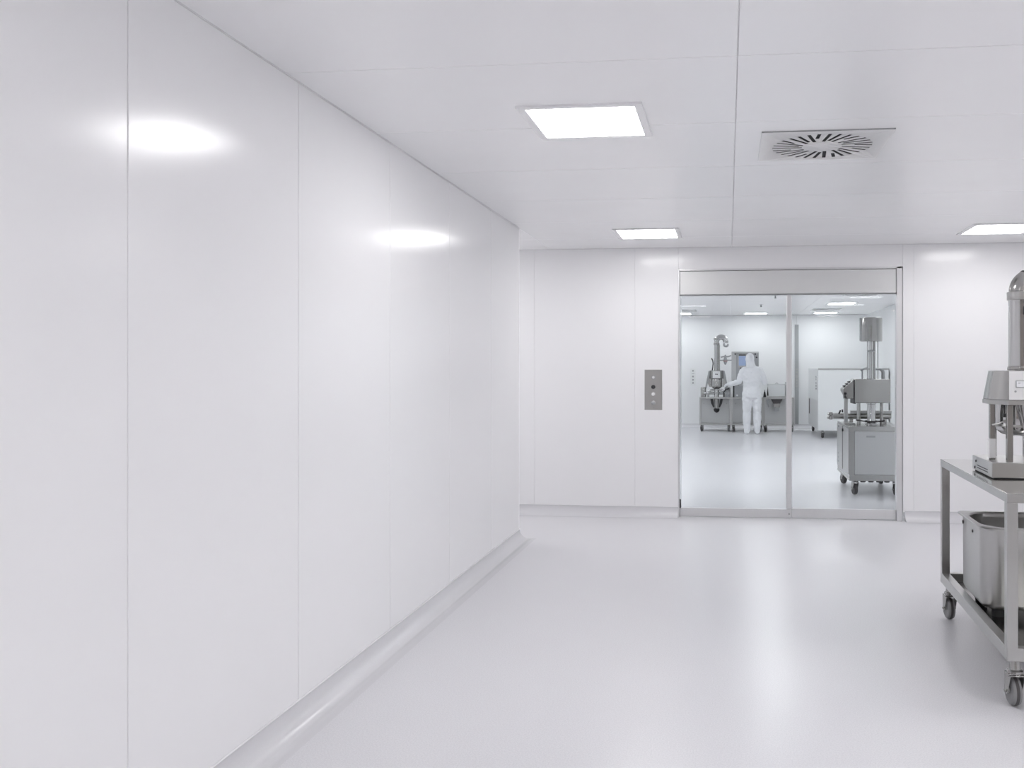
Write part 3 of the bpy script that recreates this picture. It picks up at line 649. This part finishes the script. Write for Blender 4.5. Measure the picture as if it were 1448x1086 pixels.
# ------------------------------------------------------------------ the person in white overalls, seen from behind
P0 = Vector((.521, 19.885, 0))
def ering(c, rx, ry, n=20, tilt=0.0):
    return [(c[0]+rx*math.cos(a), c[1]+ry*math.sin(a), c[2]+tilt*math.sin(a)*ry) for a in (2*PI*i/n for i in range(n))]
def fuse(mb, name, m, parent, voxel=.011, smooth=4, wr=0.0, wscale=9.0):
    o = mb.build(name, m, None)
    r = o.modifiers.new('r', 'REMESH'); r.mode = 'VOXEL'; r.voxel_size = voxel
    s = o.modifiers.new('s', 'SMOOTH'); s.factor = .5; s.iterations = smooth
    bpy.context.view_layer.update()
    me = bpy.data.meshes.new_from_object(o.evaluated_get(bpy.context.evaluated_depsgraph_get()))
    o.modifiers.clear(); old = o.data; o.data = me; bpy.data.meshes.remove(old); me.name = name
    if wr:
        for v in me.vertices:
            p = v.co
            f = noise.noise(Vector((p.x*wscale*1.1, p.y*wscale, p.z*wscale*1.7))) + .6*noise.noise(Vector((p.x*wscale*2.2, p.y*wscale*2, p.z*wscale*3.1+5)))
            v.co = p + v.normal * wr * f
    if not me.materials: me.materials.append(m)
    for p in me.polygons: p.use_smooth = True
    if parent: o.parent = parent
    return o
hd = Vector((-.04, .035, 1.655))
def body(grow):                       # one continuous body: torso, neck, head, arms, legs, feet
    g = grow; b = MB()
    b.loft([ering((.0, .0, .74), .12+g, .09+g), ering((0, .0, .80), .185+g, .125+g), ering((0, -.005, .90), .195+g, .135+g), ering((0, .0, 1.02), .17+g, .115+g), ering((0, .01, 1.10), .168+g, .110+g),
            ering((0, .01, 1.25), .185+g, .120+g), ering((0, .015, 1.38), .200+g, .115+g), ering((-.003, .02, 1.45), .165+g, .095+g), ering((-.012, .025, 1.50), .085+g, .075+g)])
    b.tube([(-.012, .02, 1.46), (-.028, .03, 1.56), (-.036, .035, 1.62)], [.075, .058, .062] if not g else [.095, .080, .085], 16)
    b.ellipsoid(hd, (.076+g, .098+g, .118+g), 20, 14)
    # legs
    for hx, kx, ax in ((-.098, -.108, -.105), (.105, .118, .120)):
        b.tube([(hx, 0, .86), (hx*1.02, .005, .72), (kx, .010, .56), (kx, .012, .49), (ax, -.005, .32), (ax, 0, .10), (ax, .0, .05)], [.098+g, .088+g*1.1, .068+g*1.5, .060+g*1.3, .056+g, .042+g*1.2, .045+g], 18)
        b.tube([(ax, -.045, .045), (ax, .05, .045), (ax+math.copysign(.012, ax), .16, .032), (ax+math.copysign(.016, ax), .205, .028)], [.042+g*.5, .045+g*.5, .040+g*.4, .026], 14)
    # arms: left reaches out sideways and forward, right is bent forward
    b.ellipsoid((-.165, .02, 1.405), (.062+g, .062+g, .062+g), 14, 10); b.ellipsoid((.165, .02, 1.405), (.062+g, .062+g, .062+g), 14, 10)
    b.tube([(-.120, .02, 1.40), (-.185, .022, 1.385), (-.235, .03, 1.30), (-.285, .07, 1.145), (-.40, .19, 1.115), (-.475, .265, 1.098)], [.05, .060+g, .053+g, .046+g*1.3, .038+g*1.1, .029+g*.8], 16)
    b.tube([(.120, .02, 1.40), (.185, .022, 1.385), (.235, .02, 1.30), (.285, .045, 1.125), (.300, .19, 1.135), (.295, .30, 1.16)], [.05, .060+g, .052+g, .044+g*1.2, .037+g, .029+g*.8], 16)
    return b
pm = body(0)
pm.ellipsoid((hd.x, hd.y+.100, hd.z-.010), (.014, .022, .022), 10, 8)                 # nose
for s in (-1, 1):
    pm.ellipsoid((hd.x+s*.031, hd.y+.083, hd.z+.012), (.014, .010, .010), 10, 8)      # eyes
    pm.ellipsoid((hd.x+s*.078, hd.y, hd.z), (.008, .018, .030), 10, 8)                # ears
pm.ellipsoid((hd.x, hd.y+.088, hd.z-.055), (.024, .010, .008), 10, 8)                 # mouth
person = fuse(pm, 'person', M['skin'], None, .010, 2)
person.location = P0
tag(person, 'person in white hooded overalls and overshoes seen from behind, reaching left to the filling machine', 'person')
# overall, hood, overshoes and gloves follow the body
ov = body(.018)
cl = fuse(ov, 'overalls', M['suit'], person, .010, 3, .0115, 9.5)
bmx = bmesh.new(); bmx.from_mesh(cl.data)
bmesh.ops.bisect_plane(bmx, geom=bmx.verts[:]+bmx.edges[:]+bmx.faces[:], plane_co=(0, 0, .10), plane_no=(0, 0, -1), clear_outer=True)
bmesh.ops.bisect_plane(bmx, geom=bmx.verts[:]+bmx.edges[:]+bmx.faces[:], plane_co=(0, 0, 1.535), plane_no=(0, 0, 1), clear_outer=True)
bmx.to_mesh(cl.data); bmx.free()
hb = MB()
hb.ellipsoid(hd + Vector((0, -.006, .004)), (.098, .112, .135), 24, 16)
hb.loft([ering((-.012, .02, 1.47), .125, .108), ering((-.016, .02, 1.51), .108, .10), ering((-.030, .03, 1.57), .094, .098), ering(hd, .088, .10)])
hood = fuse(hb, 'hood', M['suit'], person, .010, 4, .004, 12)
bmx = bmesh.new(); bmx.from_mesh(hood.data)      # the face opening
dele = [f for f in bmx.faces if f.calc_center_median().y > hd.y+.045 and abs(f.calc_center_median().x-hd.x) < .062 and hd.z-.085 < f.calc_center_median().z < hd.z+.065]
bmesh.ops.delete(bmx, geom=dele, context='FACES'); bmx.to_mesh(hood.data); bmx.free()
wb_ = MB().loft([ering((0, .01, 1.068), .193, .134, 40), ering((0, .01, 1.078), .197, .138, 40), ering((0, .01, 1.095), .197, .138, 40), ering((0, .01, 1.105), .193, .134, 40)], cap=False)
wb_.build('waist_band', M['suit'], cl)
for hx in (-.105, .120):
    s = math.copysign(1, hx); bt = MB()
    bt.tube([(hx*1.0, .01, .475), (hx, .008, .46), (hx, -.003, .34), (hx, 0, .16), (hx, 0, .06)], [.080, .090, .090, .076, .068], 18)
    bt.tube([(hx, -.065, .052), (hx, .04, .052), (hx+s*.014, .16, .042), (hx+s*.020, .225, .034)], [.052, .056, .052, .032], 16)
    fuse(bt, 'overshoe', M['suit'], person, .010, 3, .006, 11)
def glove(base, direction, up, side):
    d = Vector(direction).normalized(); u = Vector(up).normalized(); s = d.cross(u).normalized() * side; u = s.cross(d) * side
    g = MB(); B = Vector(base)
    P = lambda a, b, c: B + d*a + s*b + u*c
    g.tube([P(-.05, 0, 0), P(.0, 0, 0), P(.03, 0, 0), P(.085, 0, -.002)], [.042, .036, .036, .030], 14)
    g.tube([P(.02, -.022, 0), P(.088, -.030, 0)], [.020, .016], 12); g.tube([P(.02, .022, 0), P(.085, .028, -.003)], [.020, .015], 12)
    for b, ln, r in ((-.034, .072, .0105), (-.012, .080, .011), (.011, .074, .0105), (.032, .058, .0095)):
        g.tube([P(.075, b, 0), P(.09+ln*.38, b*1.05, -.006), P(.09+ln*.70, b*1.08, -.022), P(.09+ln, b*1.08, -.042)], [r*1.1, r, r*.95, r*.75], 10)
    g.tube([P(.015, -.030, -.004), P(.045, -.055, -.016), P(.072, -.062, -.030), P(.092, -.058, -.042)], [.016, .0125, .0115, .009], 10)
    return fuse(g, 'glove', M['glove'], person, .0045, 2)
glove((-.480, .27, 1.097), (-.62, .70, -.10), (0, 0, 1), 1)
glove((.295, .305, 1.161), (-.05, .98, .05), (0, 0, 1), -1)

# ------------------------------------------------------------------ camera, world, view
cam_d = bpy.data.cameras.new('camera'); cam = bpy.data.objects.new('camera', cam_d); COL.objects.link(cam)
FPX = 1260.0; W, Hh = 1448.0, 1086.0
cam_d.sensor_fit = 'HORIZONTAL'; cam_d.sensor_width = 36.0; cam_d.lens = FPX / W * 36.0
cam_d.shift_x = (W/2 - 888.866) / W
cam_d.shift_y = (519.5 - Hh/2) / W
cam_d.clip_start = .05; cam_d.clip_end = 100
cam.location = (0, 0, 1.47); cam.rotation_euler = (PI/2, 0, .11115434)
sc.camera = cam

wd_ = bpy.data.worlds.new('world'); sc.world = wd_; wd_.use_nodes = True
wd_.node_tree.nodes['Background'].inputs['Color'].default_value = (.02, .02, .022, 1)
sc.view_settings.view_transform = 'Standard'; sc.view_settings.look = 'None'
sc.view_settings.gamma = 1; sc.view_settings.use_curve_mapping = False
sc.view_settings.exposure = -0.12
cy = sc.cycles
cy.use_denoising = True
cy.max_bounces = 14; cy.diffuse_bounces = 10; cy.glossy_bounces = 6; cy.transparent_max_bounces = 12
cy.sample_clamp_indirect = 8
